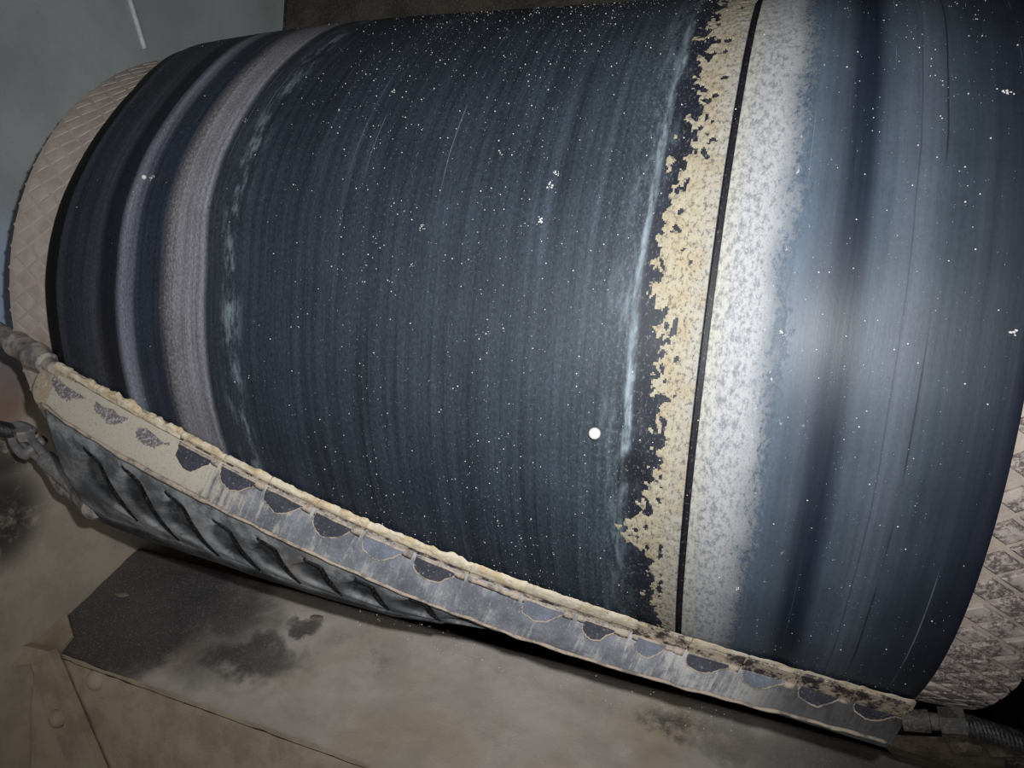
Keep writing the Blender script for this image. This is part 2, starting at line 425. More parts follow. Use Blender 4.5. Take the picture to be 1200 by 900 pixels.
# crust of beige mud left of the groove, ragged on its left side (real relief)
CE = [(-58, 1.80), (-42.9, 1.796), (-34.7, 1.776), (-28.3, 1.765), (-25.6, 1.715), (-23.5, 1.718), (-22, 1.752), (-18.6, 1.757), (-15.6, 1.768), (-13.5, 1.772), (-7.3, 1.768), (-3.5, 1.752), (-1.5, 1.768), (2.2, 1.752),
      (4.5, 1.728), (6.9, 1.731), (9.8, 1.722), (13.9, 1.731), (16, 1.757), (18.6, 1.749), (20.3, 1.752), (23.8, 1.772), (27.5, 1.762), (31.7, 1.753), (35.7, 1.752), (40.2, 1.768), (45.1, 1.735), (53.3, 1.759), (60, 1.75), (75, 1.74)]
du, dt = .0032, .19
nu, nt = int((1.8292 - 1.69) / du) + 1, int((78 + 56) / dt)
def cmask(u, th):
    v = radians(th)
    e = tab(th, CE) - .004
    d = u - e + fbm(u * 30, v * 22, 3, 5) * .020 + fbm(u*90, v*60, 8, 4) * .014
    isl = fbm(u * 34, v * 27, 11, 5) - .26 - max(0, (e - u)) * 9      # islands left of the edge
    hole = fbm(u * 60, v * 36, 5, 5) - .40 + .25 * sstep(e + .045, e, u)*.8
    m_ = max(d * 30, isl * 2.0)
    if hole > 0 and u < 1.815: m_ -= hole * 9
    return m_
V, F, uvc, idx = [], [], [], {}
vals = [[cmask(1.69 + i*du, -56 + j*dt) for j in range(nt + 1)] for i in range(nu + 1)]
def cv(i, j):
    if (i, j) not in idx:
        u = 1.69 + i*du; th = -56 + j*dt
        if u > 1.8292: u = 1.8292
        h = .0012 + .0032 * max(0, min(1, vals[i][j])) * (.6 + .5 * (fbm(u*70, radians(th)*50, 1, 3)))
        edge = vals[i][j] < .0
        idx[(i, j)] = len(V); V.append(cyl(u + drift(u, th), th, h if not edge else .0002)); uvc.append((u, radians(th)))
    return idx[(i, j)]
for i in range(nu):
    for j in range(nt):
        q = [(i, j), (i+1, j), (i+1, j+1), (i, j+1)]
        if sum(1 for a, b in q if vals[a][b] > 0) >= 3: F.append(tuple(cv(a, b) for a, b in q))
cr = fix(mesh('mud_crust', V, F, MC, parent=belt, uv=uvc, smooth=True)); cr['label'] = 'beige dried mud crust beside the dark groove'

# ================================================================ BELT CLEANER
def pf(x, pts, deg=5):                     # smooth curve through measured points (normal equations)
    n = deg + 1; A = [[sum(p[0] ** (i + j) for p in pts) for j in range(n)] + [sum(p[1] * p[0] ** i for p in pts)] for i in range(n)]
    for i in range(n):
        pv = max(range(i, n), key=lambda r: abs(A[r][i])); A[i], A[pv] = A[pv], A[i]
        for r in range(n):
            if r != i:
                k = A[r][i] / A[i][i]; A[r] = [a - k * b for a, b in zip(A[r], A[i])]
    return [A[i][n] / A[i][i] for i in range(n)]
stn = [(0.0296,-15.1606,0.0159,-15.8177,0.035,-19.4682),
(0.2098,-16.4605,0.1924,-17.819,0.1931,-22.6303),
(0.3636,-20.2314,0.3479,-21.1829,0.3429,-25.5184),
(0.5,-22.7045,0.4823,-23.9374,0.4731,-27.9643),
(0.6242,-25.3114,0.6092,-26.1263,0.5926,-30.434),
(0.7632,-27.682,0.7473,-28.6459,0.7268,-32.8794),
(0.9118,-30.4646,0.8943,-31.7269,0.8712,-35.6938),
(1.0608,-32.9178,1.0425,-34.4225,1.0207,-37.7029),
(1.1946,-34.809,1.1761,-36.5455,1.1486,-40.4318),
(1.3311,-37.3971,1.3127,-39.3622,1.2838,-43.1638),
(1.4645,-38.9255,1.4449,-41.8755,1.4155,-45.5912),
(1.6009,-41.2078,1.5851,-43.4399,1.557,-46.9121),
(1.7465,-43.3852,1.733,-45.4487,1.707,-47.9108),
(1.8699,-44.3255,1.8583,-46.6733,1.8326,-48.4864),
(2.0009,-45.8306,1.9923,-48.7783,1.9648,-48.9588),
(2.1191,-46.5946,2.1139,-49.8092,2.0827,-49.0016),
(2.2453,-47.869,2.2434,-51.1374,2.208,-49.8095),
(2.3551,-50.159,2.3648,-55.7045,2.3162,-51.69)]
cf = []
for a in (0, 2, 4):
    cf.append((pf(0, [(i/17, stn[i][a]) for i in range(18)]), pf(0, [(i/17, stn[i][a+1]) for i in range(18)])))
ev = lambda c, s: sum(k * (s/17) ** i for i, k in enumerate(c))
OFF = (.008, .02, .10)
def stat(s, w):                            # w: 0 belt contact, 1 slot line, 2 lower ridge
    return cyl(ev(cf[w][0], s), ev(cf[w][1], s), OFF[w])
def fr(s):                                 # T, R, unit down the face, unit out of the face, face height
    T, Rg = stat(s, 1), stat(s, 2); d = Rg - T; w = d.normalized()
    t = (stat(s + .05, 1) - stat(s - .05, 1)).normalized(); m_ = w.cross(t).normalized()
    if m_.dot(CP / S - T) < 0: m_ = -m_
    return T, Rg, w, m_, d.length
cleaner = tag(empty('belt_cleaner', stat(8.5, 2)), 'long segmented belt scraper lying slantwise under the pulley, crusted with pale mud', 'scraper')

def face_mat():
    m = M('scraper_face', .6, .4); u, v = m.uv(); o = m.coord('Object')
    st = m.noise(m.vec(m.mul(u, 11), m.mul(v, .9)), 1, 6, .7)      # scrapes across the face
    b = m.noise(m.vec(m.mul(u, 1.1), v), 1.3, 5, .65); g = m.noise(o, 420, 4, .75); bb = m.noise(o, 45, 5, .7)
    clean = m.mix(m.step(b, .35, .65), srgb(92, 94, 100), srgb(126, 128, 134))
    clean = m.mix(m.mul(m.step(st, .55, .75), .45), clean, srgb(160, 164, 166))
    left = m.step(m.math('ADD', u, m.mul(m.math('SUBTRACT', bb, .5), 3.0)), 5.6, 2.2)
    right = m.mul(m.step(u, 11.5, 13.5), .45)
    dm = m.math('ADD', left, m.math('ADD', right, .24))
    pat = m.math('ADD', m.mul(st, .55), m.math('ADD', m.mul(b, .35), m.mul(bb, .3)))
    dm = m.math('ADD', m.mul(dm, .25), pat)
    topd = m.mul(m.step(v, .30, .02), .09)
    mk = m.step(m.math('ADD', dm, topd), .66, .82)
    col = m.mix(mk, clean, m.mix(m.step(u, 3, 8), srgb(180, 172, 156), srgb(168, 166, 162)))
    col = m.mix(m.mul(m.step(g, .58, .68), .3), col, srgb(205, 200, 190))
    col = m.mix(m.mul(m.step(g, .44, .36), .3), col, srgb(58, 58, 64))
    dark = m.step(u, 13.6, 15.2); col = m.mix(m.mul(dark, .85), col, srgb(58, 55, 56))  # right end darkened in the colour, for the flash falling off there
    m.bump(m.math('ADD', m.mul(mk, .8), g), .45, .0006); return m.out(col, m.math('MULTIPLY_ADD', mk, .35, .5))
MF = face_mat()
m_lip = dusty('dusty_lip', srgb(120, 112, 108), srgb(176, 162, 146), .36, .55, 70, .8, .2)
m_mud = lump_material('dried_mud', srgb(208, 197, 174), srgb(192, 173, 140), .25)
m_mud2 = lump_material('dried_mud_speckled', srgb(200, 190, 170), srgb(182, 166, 138), .9)
m_blade = dusty('blade_steel', srgb(60, 52, 54), srgb(184, 170, 148), .40, .56, 60, .5, .5, .2)

# face plate
NS = 240
prof_f = [(.004, -.034), (.002, -.010), (.006, -.0015), (.012, 0), (.5, .0015), (.96, 0), (.992, -.002), (1.0, -.010), (.98, -.022), (.5, -.026), (.06, -.03)]
rings, uvs = [], []
for i in range(NS + 1):
    s = i / NS * 17; T, Rg, w, mm, L = fr(s)
    edge = min(1, .35 + s * 1.2) if s < .55 else 1
    edge2 = min(1, .55 + (17 - s) * 1.0) if s > 16.5 else 1
    rr = []
    for a, b in prof_f:
        aa = a if s > .6 else lerp(a, .5 + (a - .5) * .8, (0.6 - s) / .6)
        rr.append(T + w * (aa * L) + mm * (b + .0012 * nz(s * 3, a * 5)))
    rings.append(rr); uvs += [(s, a) for a, b in prof_f]
V, F = loft(rings); fp = adopt(fix(mesh('face_plate', V, F, MF, uv=uvs, smooth=True)), cleaner); fp.data.set_sharp_from_angle(angle=radians(40))
fp['label'] = 'grey flat front face, scraped and dusty'
# dusty lip bead along the lower ridge of the face
V, F = tube([fr(s)[1] + fr(s)[3] * .001 + Vector((0, 0, nz(s*2.3)*.004)) for s in [.1 + i*.1 for i in range(169)]], [.0042 + .0022*nz(i*.35, 4) + (.003 if 17 < i < 40 else 0) for i in range(169)], 8)
adopt(mesh('lower_lip', V, F, m_lip, smooth=True), cleaner)
# rounded left end boss of the face
T, Rg, w, mm, L = fr(0.0)
c = T + w * L * .45; tt = (stat(.1, 1) - stat(-.1, 1)).normalized()
ring = lambda r, h: [c + mm * h + (tt * cos(a) * r * .62 + w * sin(a) * r) for a in [pi/2 + pi * k / 14 for k in range(15)]] + [c + mm*h + tt*.03 + w*sin(-pi/2)*r, c + mm*h + tt*.03 + w*r]
m_boss = lump_material('boss_dust', srgb(168, 154, 132), srgb(148, 138, 124), .9)
V, F = loft([ring(.066, -.03), ring(.068, -.008), ring(.062, .001)]); adopt(fix(mesh('end_boss', V, F, m_boss, smooth=False)), cleaner)

# blades with mud on them
for i in range(17):
    a0, a1 = i + .02, i + .992
    rings = []
    for k in range(13):
        s = lerp(a0, a1, k / 12); T, Rg, w, mm, L = fr(s); E = stat(s, 0)
        tau = (stat(s, 2) - T); back = -mm * .012
        fwd = mm * (.002 if i % 2 else .004) * (1 - k / 12)
        fb = T + w * .012 - mm * .008 + fwd; ft = E + fwd * .3
        rings.append([fb, ft, ft + w * .010 + back * .3, fb + back])
    V, F = loft(rings); bl = adopt(fix(mesh('scraper_blade', V, F, m_blade)), cleaner)
    if i == 12: bl['label'] = 'bare dark brown scraper blade almost free of mud'
    if i == 12: continue
    # crust: lumpy cap with a jagged upper edge
    amp = 1.5 if i < 3 else (.9 if i < 9 else (.55 if i < 12 else .3))
    n1, n2 = 44, 9; rings = []
    for k in range(n1 + 1):
        q = k / n1; s = lerp(a0 - .02, a1 + .03, q); T, Rg, w, mm, L = fr(s); E = stat(s, 0)
        up = (E - T) * .98
        endf = min(1, min(q, 1 - q) * 14 + .35)
        hgt = (1.06 + amp * (.34 * nz(s * 2.6, 3) + .20 * nz(s * 6, 7) + .08 * nz(s * 15, 2) + .04)) * (.9 + .1 * endf)
        th = (.006 + .008 * amp * (.5 + .5 * nz(s * 3.2, 9))) * endf
        rr = []
        for j in range(n2 + 1):
            t = j / n2
            bulge = sin(pi * min(1, max(0, t * .92 + .06))) ** .6
            p = T + up * (lerp(.22 if i > 2 else .05, hgt, t)) + mm * (th * bulge + .002 + .0048 * amp * fbm(s * 4.5, t * 1.6, i, 4))
            rr.append(p)
        rr.append(T + up * hgt - mm * .006 + w * .004); rr.append(T + up * .22 - mm * .006)
        rings.append(rr)
    V, F = loft(rings)
    cr = fix(mesh('mud_cap', V, F, m_mud if i < 10 else m_mud2, smooth=True)); cr.data.set_sharp_from_angle(angle=radians(50))
    cr.parent = bl; cr.location = (0, 0, 0)
# ledge dust ribbon above the face, broken at each slot
for i in range(3, 17):
    rings = []
    for k in range(15):
        s = i + .05 + k / 14 * .93; T, Rg, w, mm, L = fr(s)
        h = .004 + .004 * abs(nz(s * 5, 2)) + (.004 if k > 11 else 0) + (.003 if i < 3 else 0)
        a = .010 * (1 if k <= 11 else .2)
        rings.append([T + w * (.016 + h * .8) + mm * .0005, T + w * .012 + mm * .002, T + w * (.004 - (.006 if k > 11 else 0)) + mm * .0015, T + w * .006 - mm * .004])
    V, F = loft(rings); adopt(fix(mesh('ledge_dust', V, F, m_mud if i < 3 else m_lip, smooth=True)), cleaner)

# half-moon pads under each blade
def pad_mat(name, c, spk):
    m = M(name, .75, .3); o = m.coord('Object'); g = m.noise(o, 330, 5, .8); b = m.noise(o, 70, 4, .6)
    col = m.mix(m.step(b, .4, .65), c, tuple(x*1.35 for x in c[:3]) + (1,))
    col = m.mix(m.mul(m.step(g, .60 - .08*spk, .68 - .06*spk), .35 + .5*spk), col, srgb(178, 172, 168))
    m.bump(g, .6, .0007); return m.out(col)
pad_dark = pad_mat('pad_dark', srgb(54, 54, 62), .35); pad_spk = pad_mat('pad_speckled', srgb(104, 97, 100), 1.3); pad_grey = pad_mat('pad_grey', srgb(98, 102, 112), .4)
PK = [pad_spk, pad_spk, pad_spk, pad_dark, pad_dark, pad_dark, pad_dark, pad_grey, pad_dark, pad_grey, pad_grey, pad_dark, pad_grey, pad_dark, pad_grey, pad_dark, pad_dark]
for i in range(17):
    if i in (9,): continue
    sh = [(.07, .10), (.07, .34), (.13, .44), (.24, .52), (.36, .57), (.48, .55), (.58, .47), (.68, .34), (.78, .20), (.80, .10)]
    if i < 3: sh = [(x + .05, y*.85 + .08) for x, y in sh]
    jit = [(x + rnd.uniform(-.02, .02), y * (.9 if i % 3 else .97) + rnd.uniform(-.03, .03)) for x, y in sh]
    jit[0] = (jit[1][0], .10 if i > 2 else .2); jit[-1] = (jit[-1][0], .10 if i > 2 else .2)
    if i == 11: jit = [(x*.75 + .12, y) for x, y in jit]
    if i == 12: jit = [(x*.70 + .10, y) for x, y in jit]
    # refine the outline
    out = []
    for (x0, y0), (x1, y1) in zip(jit, jit[1:] + jit[:1]):
        for q in range(4):
            t = q / 4; o_ = .012 if i > 2 else .05
            out.append((lerp(x0, x1, t) + nz(x0*17+t*5, i)*o_*1.6, lerp(y0, y1, t) + nz(x0*13+t*5, i+.5)*o_*1.6))
    def at(s, y, h): T, Rg, w, mm, L = fr(i + s); return T + w * (y * L) + mm * h
    lo = [at(x, y, -.003) for x, y in out]; hi = [at(x, y, .0035) for x, y in out]
    V, F = loft([lo, hi], True, False); F.append(tuple(len(lo) + j for j in range(len(hi))))
    pd = adopt(fix(mesh('wear_pad', V, F, PK[i])), cleaner)
    if i >= 4:
        side = [at(x, y, .003) for x, y in out[3:34]]
        V, F = tube(side, [.0018 + .0012 * abs(nz(j*.7, i)) for j in range(len(side))], 6)
        rm = mesh('pad_rim', V, F, m_lip, smooth=True); rm.parent = pd; rm.location = (0, 0, 0)

# flexible mat body curving back under the face
TOPS = lambda s: (ev(cf[2][0], s), ev(cf[2][1], s))
def body(s, t, dep=0.0):
    x0, th0 = TOPS(s); s_ = s / 17
    th0 = lerp(th0, min(th0, ev(cf[1][1], s)) - 3.5, sstep(9.5, 12, s))
    x1 = lerp(-.10, 2.34, s_); th1 = tab(x1, [(-.1, -51.2), (.43, -49.6), (.7, -51.0), (1.0, -51.8), (1.32, -51.6), (1.7, -52.5), (2.4, -54.5)])
    if x1 > 1.3: th1 = min(th1, th0 - 3.0)
    lx = sstep(0, 1, t) if s < .01 else t
    x = lerp(x0, x1, t ** 1.6); th = lerp(th0, th1, t)
    off = lerp(tab(s, [(0, .085), (9, .080), (11.5, .045), (17, .030)]), tab(s, [(0, .10), (8, .098), (10, .07), (17, .045)]), t) + .012 * sin(pi * t)
    return cyl(x, th, off - dep)
def to_x(s, t):
    p = body(s, t); return p.x, degrees(math.atan2(p.z, -p.y))
FX = [.208, .348, .488, .632, .769, .905, 1.05, 1.203, 1.345, 1.48]
FT = [(-27.0, -41), (-28.7, -43.5), (-31.6, -45), (-34.9, -46), (-36.8, -46.8), (-39.2, -47.4), (-41.4, -48.4), (-43.5, -48.8), (-46, -49.5), (-48, -50.5)]
def window(x, th):                         # 0..1 depth of the slots in the mat
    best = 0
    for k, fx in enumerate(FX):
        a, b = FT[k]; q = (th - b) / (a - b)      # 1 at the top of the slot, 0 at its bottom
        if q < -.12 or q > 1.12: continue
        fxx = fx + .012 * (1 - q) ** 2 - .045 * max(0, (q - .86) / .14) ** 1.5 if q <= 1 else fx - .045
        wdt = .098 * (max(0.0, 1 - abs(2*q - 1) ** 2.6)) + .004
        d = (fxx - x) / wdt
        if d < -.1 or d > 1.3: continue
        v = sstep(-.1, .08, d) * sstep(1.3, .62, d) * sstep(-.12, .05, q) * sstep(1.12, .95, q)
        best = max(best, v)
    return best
NBX, NBT = 420, 64
V, attr = [], []
for i in range(NBX + 1):
    for j in range(NBT + 1):
        s, t = i / NBX * 17, j / NBT
        x, th = to_x(s, t); wv = window(x, th)
        band = sstep(.78, .83, t) * .006 if s < 9 else 0
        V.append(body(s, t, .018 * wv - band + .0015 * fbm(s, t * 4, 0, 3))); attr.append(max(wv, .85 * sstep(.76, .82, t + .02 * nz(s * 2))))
F = [(i*(NBT+1)+j, (i+1)*(NBT+1)+j, (i+1)*(NBT+1)+j+1, i*(NBT+1)+j+1) for i in range(NBX) for j in range(NBT)]
nb = len(V)                                # turned-in rim and inner skin
for i in range(NBX + 1):
    s = i / NBX * 17; V += [body(s, 0, .03), body(s, 1, .035)]; attr += [0, 0]
for i in range(NBX):
    a, b = i*(NBT+1), (i+1)*(NBT+1); F += [(nb+2*i, nb+2*i+2, b, a), (a+NBT, b+NBT, nb+2*i+3, nb+2*i+1)]
for i0, s in ((0, 0.0), (NBX, 17.0)):
    n2 = len(V)
    for j in range(NBT + 1): V.append(body(s, j/NBT, .035)); attr.append(0)
    F += [(i0*(NBT+1)+j, i0*(NBT+1)+j+1, n2+j+1, n2+j) for j in range(NBT)]
def mat_mat():
    m = M('cleaner_rubber', .6, .2); o = m.coord('Object')
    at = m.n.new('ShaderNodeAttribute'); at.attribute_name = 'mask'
    b = m.noise(o, 22, 5, .7); g = m.noise(o, 380, 3, .75); c = m.noise(o, 9, 3, .6)
    col = m.mix(m.step(b, .40, .62), srgb(92, 95, 98), srgb(158, 160, 162))
    col = m.mix(m.mul(m.step(c, .5, .68), .5), col, srgb(130, 124, 114))
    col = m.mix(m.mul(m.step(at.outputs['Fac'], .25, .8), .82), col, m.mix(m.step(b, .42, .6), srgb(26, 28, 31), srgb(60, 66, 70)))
    col = m.mix(m.mul(m.step(g, .6, .68), .25), col, srgb(165, 160, 150))
    m.bump(g, .35, .0006); return m.out(col, m.math('MULTIPLY_ADD', b, .3, .5))
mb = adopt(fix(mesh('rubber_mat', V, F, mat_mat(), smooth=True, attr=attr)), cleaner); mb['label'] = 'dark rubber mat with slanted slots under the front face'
m_slot_shade = dusty('slot_shade_black', srgb(14, 13, 15), srgb(30, 28, 30), .5, .7, 60, .6, .3)
for k in range(9):                         # thin black strips standing in for the shadow line right of each slot
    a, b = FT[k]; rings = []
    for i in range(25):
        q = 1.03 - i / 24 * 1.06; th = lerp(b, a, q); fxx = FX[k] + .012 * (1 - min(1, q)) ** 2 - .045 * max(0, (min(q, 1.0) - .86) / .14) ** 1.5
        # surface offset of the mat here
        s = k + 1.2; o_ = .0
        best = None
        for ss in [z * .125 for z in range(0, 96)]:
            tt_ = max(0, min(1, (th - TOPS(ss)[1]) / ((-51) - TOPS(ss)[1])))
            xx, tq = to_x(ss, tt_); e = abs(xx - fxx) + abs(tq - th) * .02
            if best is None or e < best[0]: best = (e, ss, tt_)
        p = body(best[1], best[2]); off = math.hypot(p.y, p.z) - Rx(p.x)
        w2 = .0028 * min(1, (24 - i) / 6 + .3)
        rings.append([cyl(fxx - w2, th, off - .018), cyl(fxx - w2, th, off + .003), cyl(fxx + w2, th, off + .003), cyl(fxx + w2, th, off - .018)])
    V, F = loft(rings); adopt(fix(mesh('slot_shadow', V, F, m_slot_shade)), cleaner)

# ================================================================ WIRE ROPES AND FITTINGS
m_ferrule = dusty('dusty_ferrule', srgb(120, 116, 116), srgb(176, 166, 156), .38, .6, 60, .45, .5, .3)
m_wire = dusty('wire_steel', srgb(150, 150, 152), srgb(180, 172, 162), .45, .65, 90, .35, .6, .35)
m_wire_dark = dusty('wire_dark', srgb(58, 58, 60), srgb(96, 92, 86), .5, .7, 90, .35, .6, .3)
def rope(name, a, b, r, mat, parent, turns=14, n=6):
    d = (b - a); u, w = frame(d); st = 90
    for k in range(n):
        pts = []
        for i in range(st + 1):
            t = i / st; ph = 2*pi*(turns * t + k / n)
            pts.append(a + d * t + (u * cos(ph) + w * sin(ph)) * r * .6)
        V, F = tube(pts, r * .42, 7); o = mesh(name, V, F, mat, smooth=True); adopt(o, parent)
def socket(base, a, b, radii, mat, parent, name='ferrule', n=20):
    path, rad = [], []
    for t, r in radii: path.append(a + (b - a) * t); rad.append(r)
    V, F = tube(path, rad, n); o = mesh(name, V, F, mat, smooth=True); o.data.set_sharp_from_angle(angle=radians(30)); return adopt(o, parent)
# upper left
A = Vector((.035, -.955, -.26)); Bp = Vector((-.30, -.88, -.195)); Cc = Vector((-.88, -.80, -.06))
r1 = tag(empty('tension_cable', A), 'upper left cable end with banded grey ferrule at the scraper corner', 'cable', 'tension cables of the scraper')
socket(r1, A, Bp, [(0, .018), (.10, .022), (.12, .032), (.30, .037), (.32, .041), (.36, .041), (.38, .037), (.62, .037), (.64, .041), (.70, .041), (.72, .034), (1.0, .030)], m_ferrule, r1)
rope('wire_strand', Bp, Cc, .030, m_wire, r1, 6)
V, F = hexbolt(Cc + Vector((-.016, 0, 0)), Vector((1, .0, 0)), .07, .05); adopt(fix(mesh('anchor_nut', V, F, m_ferrule)), r1)
# lower left: ferrule, wire rope, thimble loop, shackle against the wall
A = Vector((-.03, -.75, -.74)); Bp = Vector((-.20, -.67, -.725)); Cc = Vector((-.42, -.64, -.655)); Dd = Vector((-.885, -.86, -.50))
r2 = tag(empty('tension_cable', A), 'lower left twisted wire rope with shackle and flat ferrule beside the dusty wall', 'cable', 'tension cables of the scraper')
socket(r2, A, Bp, [(0, .030), (.05, .040), (.9, .040), (1, .026)], m_ferrule, r2)
rope('wire_strand', Bp, Cc, .032, m_wire, r2, 4)
loop = []
ax = (Cc - Bp).normalized(); sd = Vector((0, .25, -1)); sd = (sd - ax * sd.dot(ax)).normalized()
for i in range(33):
    a = pi * 1.05 + i / 32 * pi * 1.9; 
for i in range(37):
    ph = i / 36 * 2 * pi
    loop.append(Cc + ax * (.07 - .115 * cos(ph)) * 1 + sd * (.030 * sin(ph) * (1 + .4 * cos(ph + pi))) + ax * .02)
V, F = tube(loop, .015, 10); adopt(mesh('thimble', V, F, m_wire, smooth=True), r2)
tail = [Bp + sd * .04 + (Cc - Bp) * t * 1.0 + sd * .02 * sin(pi * t) for t in [i/12 for i in range(13)]]
V, F = tube([A * .3 + Bp * .7 + sd * .02] + tail, [.014] + [.026 * (1 - .5 * abs(2*i/12 - 1)) for i in range(13)], 10); adopt(mesh('rope_tail', V, F, m_ferrule, smooth=True), r2)
sh = []
for i in range(25):
    ph = -pi / 2 + i / 24 * pi; q = Cc + ax * .12
    sh.append(q + ax * (.12 * cos(ph)) + Vector((0, -.3, -1)).normalized() * .045 * sin(ph) + Vector((0, .0, .0)))
V, F = tube([Cc + ax*.06 + Vector((0, .02, .045))] + sh[::-1] + [], .018, 10); adopt(mesh('shackle', V, F, m_wire, smooth=True), r2)
V, F = hexbolt(Cc + ax * .06 + Vector((0, -.04, .055)), Vector((.1, -.4, 1)), .030, .04); adopt(fix(mesh('shackle_nut', V, F, m_wire)), r2)
rope('anchor_strand', Cc + ax * .22, Dd, .030, m_wire_dark, r2, 5)
V, F = hexbolt(Dd + Vector((-.012, 0, 0)), Vector((1, -.1, .1)), .065, .04); adopt(fix(mesh('anchor_nut', V, F, m_steel_dark)), r2)
# lower right
m_fer_dark = dusty('dimmed_sleeve', srgb(74, 72, 70), srgb(112, 106, 98), .42, .62, 60, .6, .4, .2)  # darker copy of the ferrule material, dimness of the corner put into its colour
A = Vector((2.35, -.60, -.83)); Bp = Vector((2.455, -.61, -.80)); Cc = Vector((2.62, -.60, -.815)); Dd = Vector((3.28, -.50, -.86))
r3 = tag(empty('tension_cable', A), 'right hand twisted wire rope and hexagonal sleeve in the dark corner', 'cable', 'tension cables of the scraper')
socket(r3, A, Bp, [(0, .024), (.5, .025), (.52, .019), (1, .019)], m_fer_dark, r3)
u_, w_ = frame(Bp - A); dd_ = (Bp - A).normalized()
V, F = loft([[Bp + dd_*(-.035 + h) + (u_*cos(pi/3*k+.3) + w_*sin(pi/3*k+.3))*.033 for k in range(6)] for h in (0, .050)]); adopt(fix(mesh('hex_sleeve', V, F, m_fer_dark)), r3)
rope('wire_strand', Bp, Cc, .025, m_wire_dark, r3, 3.2)
rope('anchor_strand', Cc, Dd, .025, m_wire_dark, r3, 9)
V, F = hexbolt(Dd + Vector((.016, 0, 0)), Vector((-1, 0, 0)), .07, .06); adopt(fix(mesh('anchor_nut', V, F, m_steel_dark)), r3)

# ================================================================ CHUTE PLATE BELOW THE PULLEY
def plate_mat():
    m = M('dusty_plate', .85, .25); o = m.coord('Object'); x, y, z = m.sep(o)
    a = m.noise(o, 9, 5, .65, .3); g = m.noise(o, 330, 4, .75); c = m.noise(o, 28, 5, .7)
    x = m.math('ADD', x, m.mul(m.math('SUBTRACT', m.noise(o, 11, 4, .65), .5), .13)); y = m.math('ADD', y, m.mul(m.math('SUBTRACT', m.noise(o, 14, 4, .65), .5), .10))
    col = m.mix(m.step(a, .36, .64), srgb(200, 190, 178), srgb(218, 208, 196))
    warm = m.mul(m.step(m.noise(o, 5, 3), .50, .66), .45); col = m.mix(warm, col, srgb(200, 172, 132))
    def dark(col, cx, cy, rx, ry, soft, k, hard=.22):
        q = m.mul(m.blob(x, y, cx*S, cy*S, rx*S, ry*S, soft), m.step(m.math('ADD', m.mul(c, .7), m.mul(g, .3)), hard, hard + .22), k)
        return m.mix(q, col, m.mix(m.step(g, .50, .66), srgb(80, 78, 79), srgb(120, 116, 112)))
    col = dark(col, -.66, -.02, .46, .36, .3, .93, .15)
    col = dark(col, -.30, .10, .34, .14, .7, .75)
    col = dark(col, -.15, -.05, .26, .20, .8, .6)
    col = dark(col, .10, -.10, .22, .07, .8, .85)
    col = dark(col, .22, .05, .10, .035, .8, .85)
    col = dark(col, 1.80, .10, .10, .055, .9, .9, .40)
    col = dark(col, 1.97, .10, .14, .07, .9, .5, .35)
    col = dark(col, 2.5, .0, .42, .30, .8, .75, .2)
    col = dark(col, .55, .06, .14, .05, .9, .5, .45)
    sp = m.mul(m.step(g, .58, .66), .25); col = m.mix(sp, col, srgb(180, 172, 158))
    m.bump(m.math('ADD', m.mul(c, 1.5), g), .45, .0015); return m.out(col)
MP = plate_mat()
plate = tag(empty('chute_plate', (1.2, 0, -1.5)), 'dust covered sloping steel plate with a dark stained corner below the scraper', 'plate')
PN = Vector((0, -.5, .866))
def on(x, y, h=0): z = (-1.25 + .5 * y) / .866; return Vector((x, y, z)) + PN * h
X0, X1, YT, YBm = XL + .004, 3.28, .205, -.315
NX, NY = 260, 40
def up(i, j):
    x = lerp(X0, X1, i/NX); y = lerp(YBm, YT, j/NY)
    if j == NY: y += .006 * nz(x * 4)
    h = .012 * fbm(x * 2.2, y * 4, 0, 4) + .003 * fbm(x * 14, y * 20, 2, 3)
    h += .02 * exp(-((x - 2.75) / .18) ** 2 - ((y + .02) / .12) ** 2)
    e = min(1, (YT - y) * 12, (y - YBm) * 14)
    return on(x, y, h * max(0, e) - (.012 if j == NY else 0))
V, F = grid(NX, NY, up)
nb = len(V)
for i in range(NX + 1):
    x = lerp(X0, X1, i/NX); V += [on(x, YT, -.04), on(x, YBm, -.04)]
for i in range(NX):
    a, b = i*(NY+1), (i+1)*(NY+1); F += [(a+NY, b+NY, nb+2*i+2, nb+2*i), (a, nb+2*i+1, nb+2*i+3, b), (nb+2*i, nb+2*i+2, nb+2*i+3, nb+2*i+1)]
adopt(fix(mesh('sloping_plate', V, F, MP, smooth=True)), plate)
m_low = dusty('lower_face_dust', srgb(178, 160, 138), srgb(204, 188, 164), .35, .6, 14, .95, .15)
# lower face hanging from the fold, a touch set back so the fold casts a line
V, F = grid(120, 40, lambda i, j: Vector((lerp(X0, X1, i/120), -.322 + .008 * fbm(lerp(X0, X1, i/120)*3, j*.15, 5, 3), lerp(-1.615, ZB + .01, j/40) + (.006*nz(i*.4) if j == 0 else 0))))
lf = adopt(mesh('lower_plate', V, F, m_low, smooth=True), plate)
V, F = tube([Vector((lerp(-.72, 3.2, i/200), -.333 + .002*nz(i*.3), -1.627 + .004 * nz(i * .21))) for i in range(201)], [.0012 + .0045*max(0, nz(i*.23, 3)) for i in range(201)], 6)
m_lug = dusty('seam_dirt', srgb(60, 54, 50), srgb(96, 86, 78), .4, .6, 25, .9, .2)
adopt(mesh('fold_seam', V, F, m_lug, smooth=True), plate)
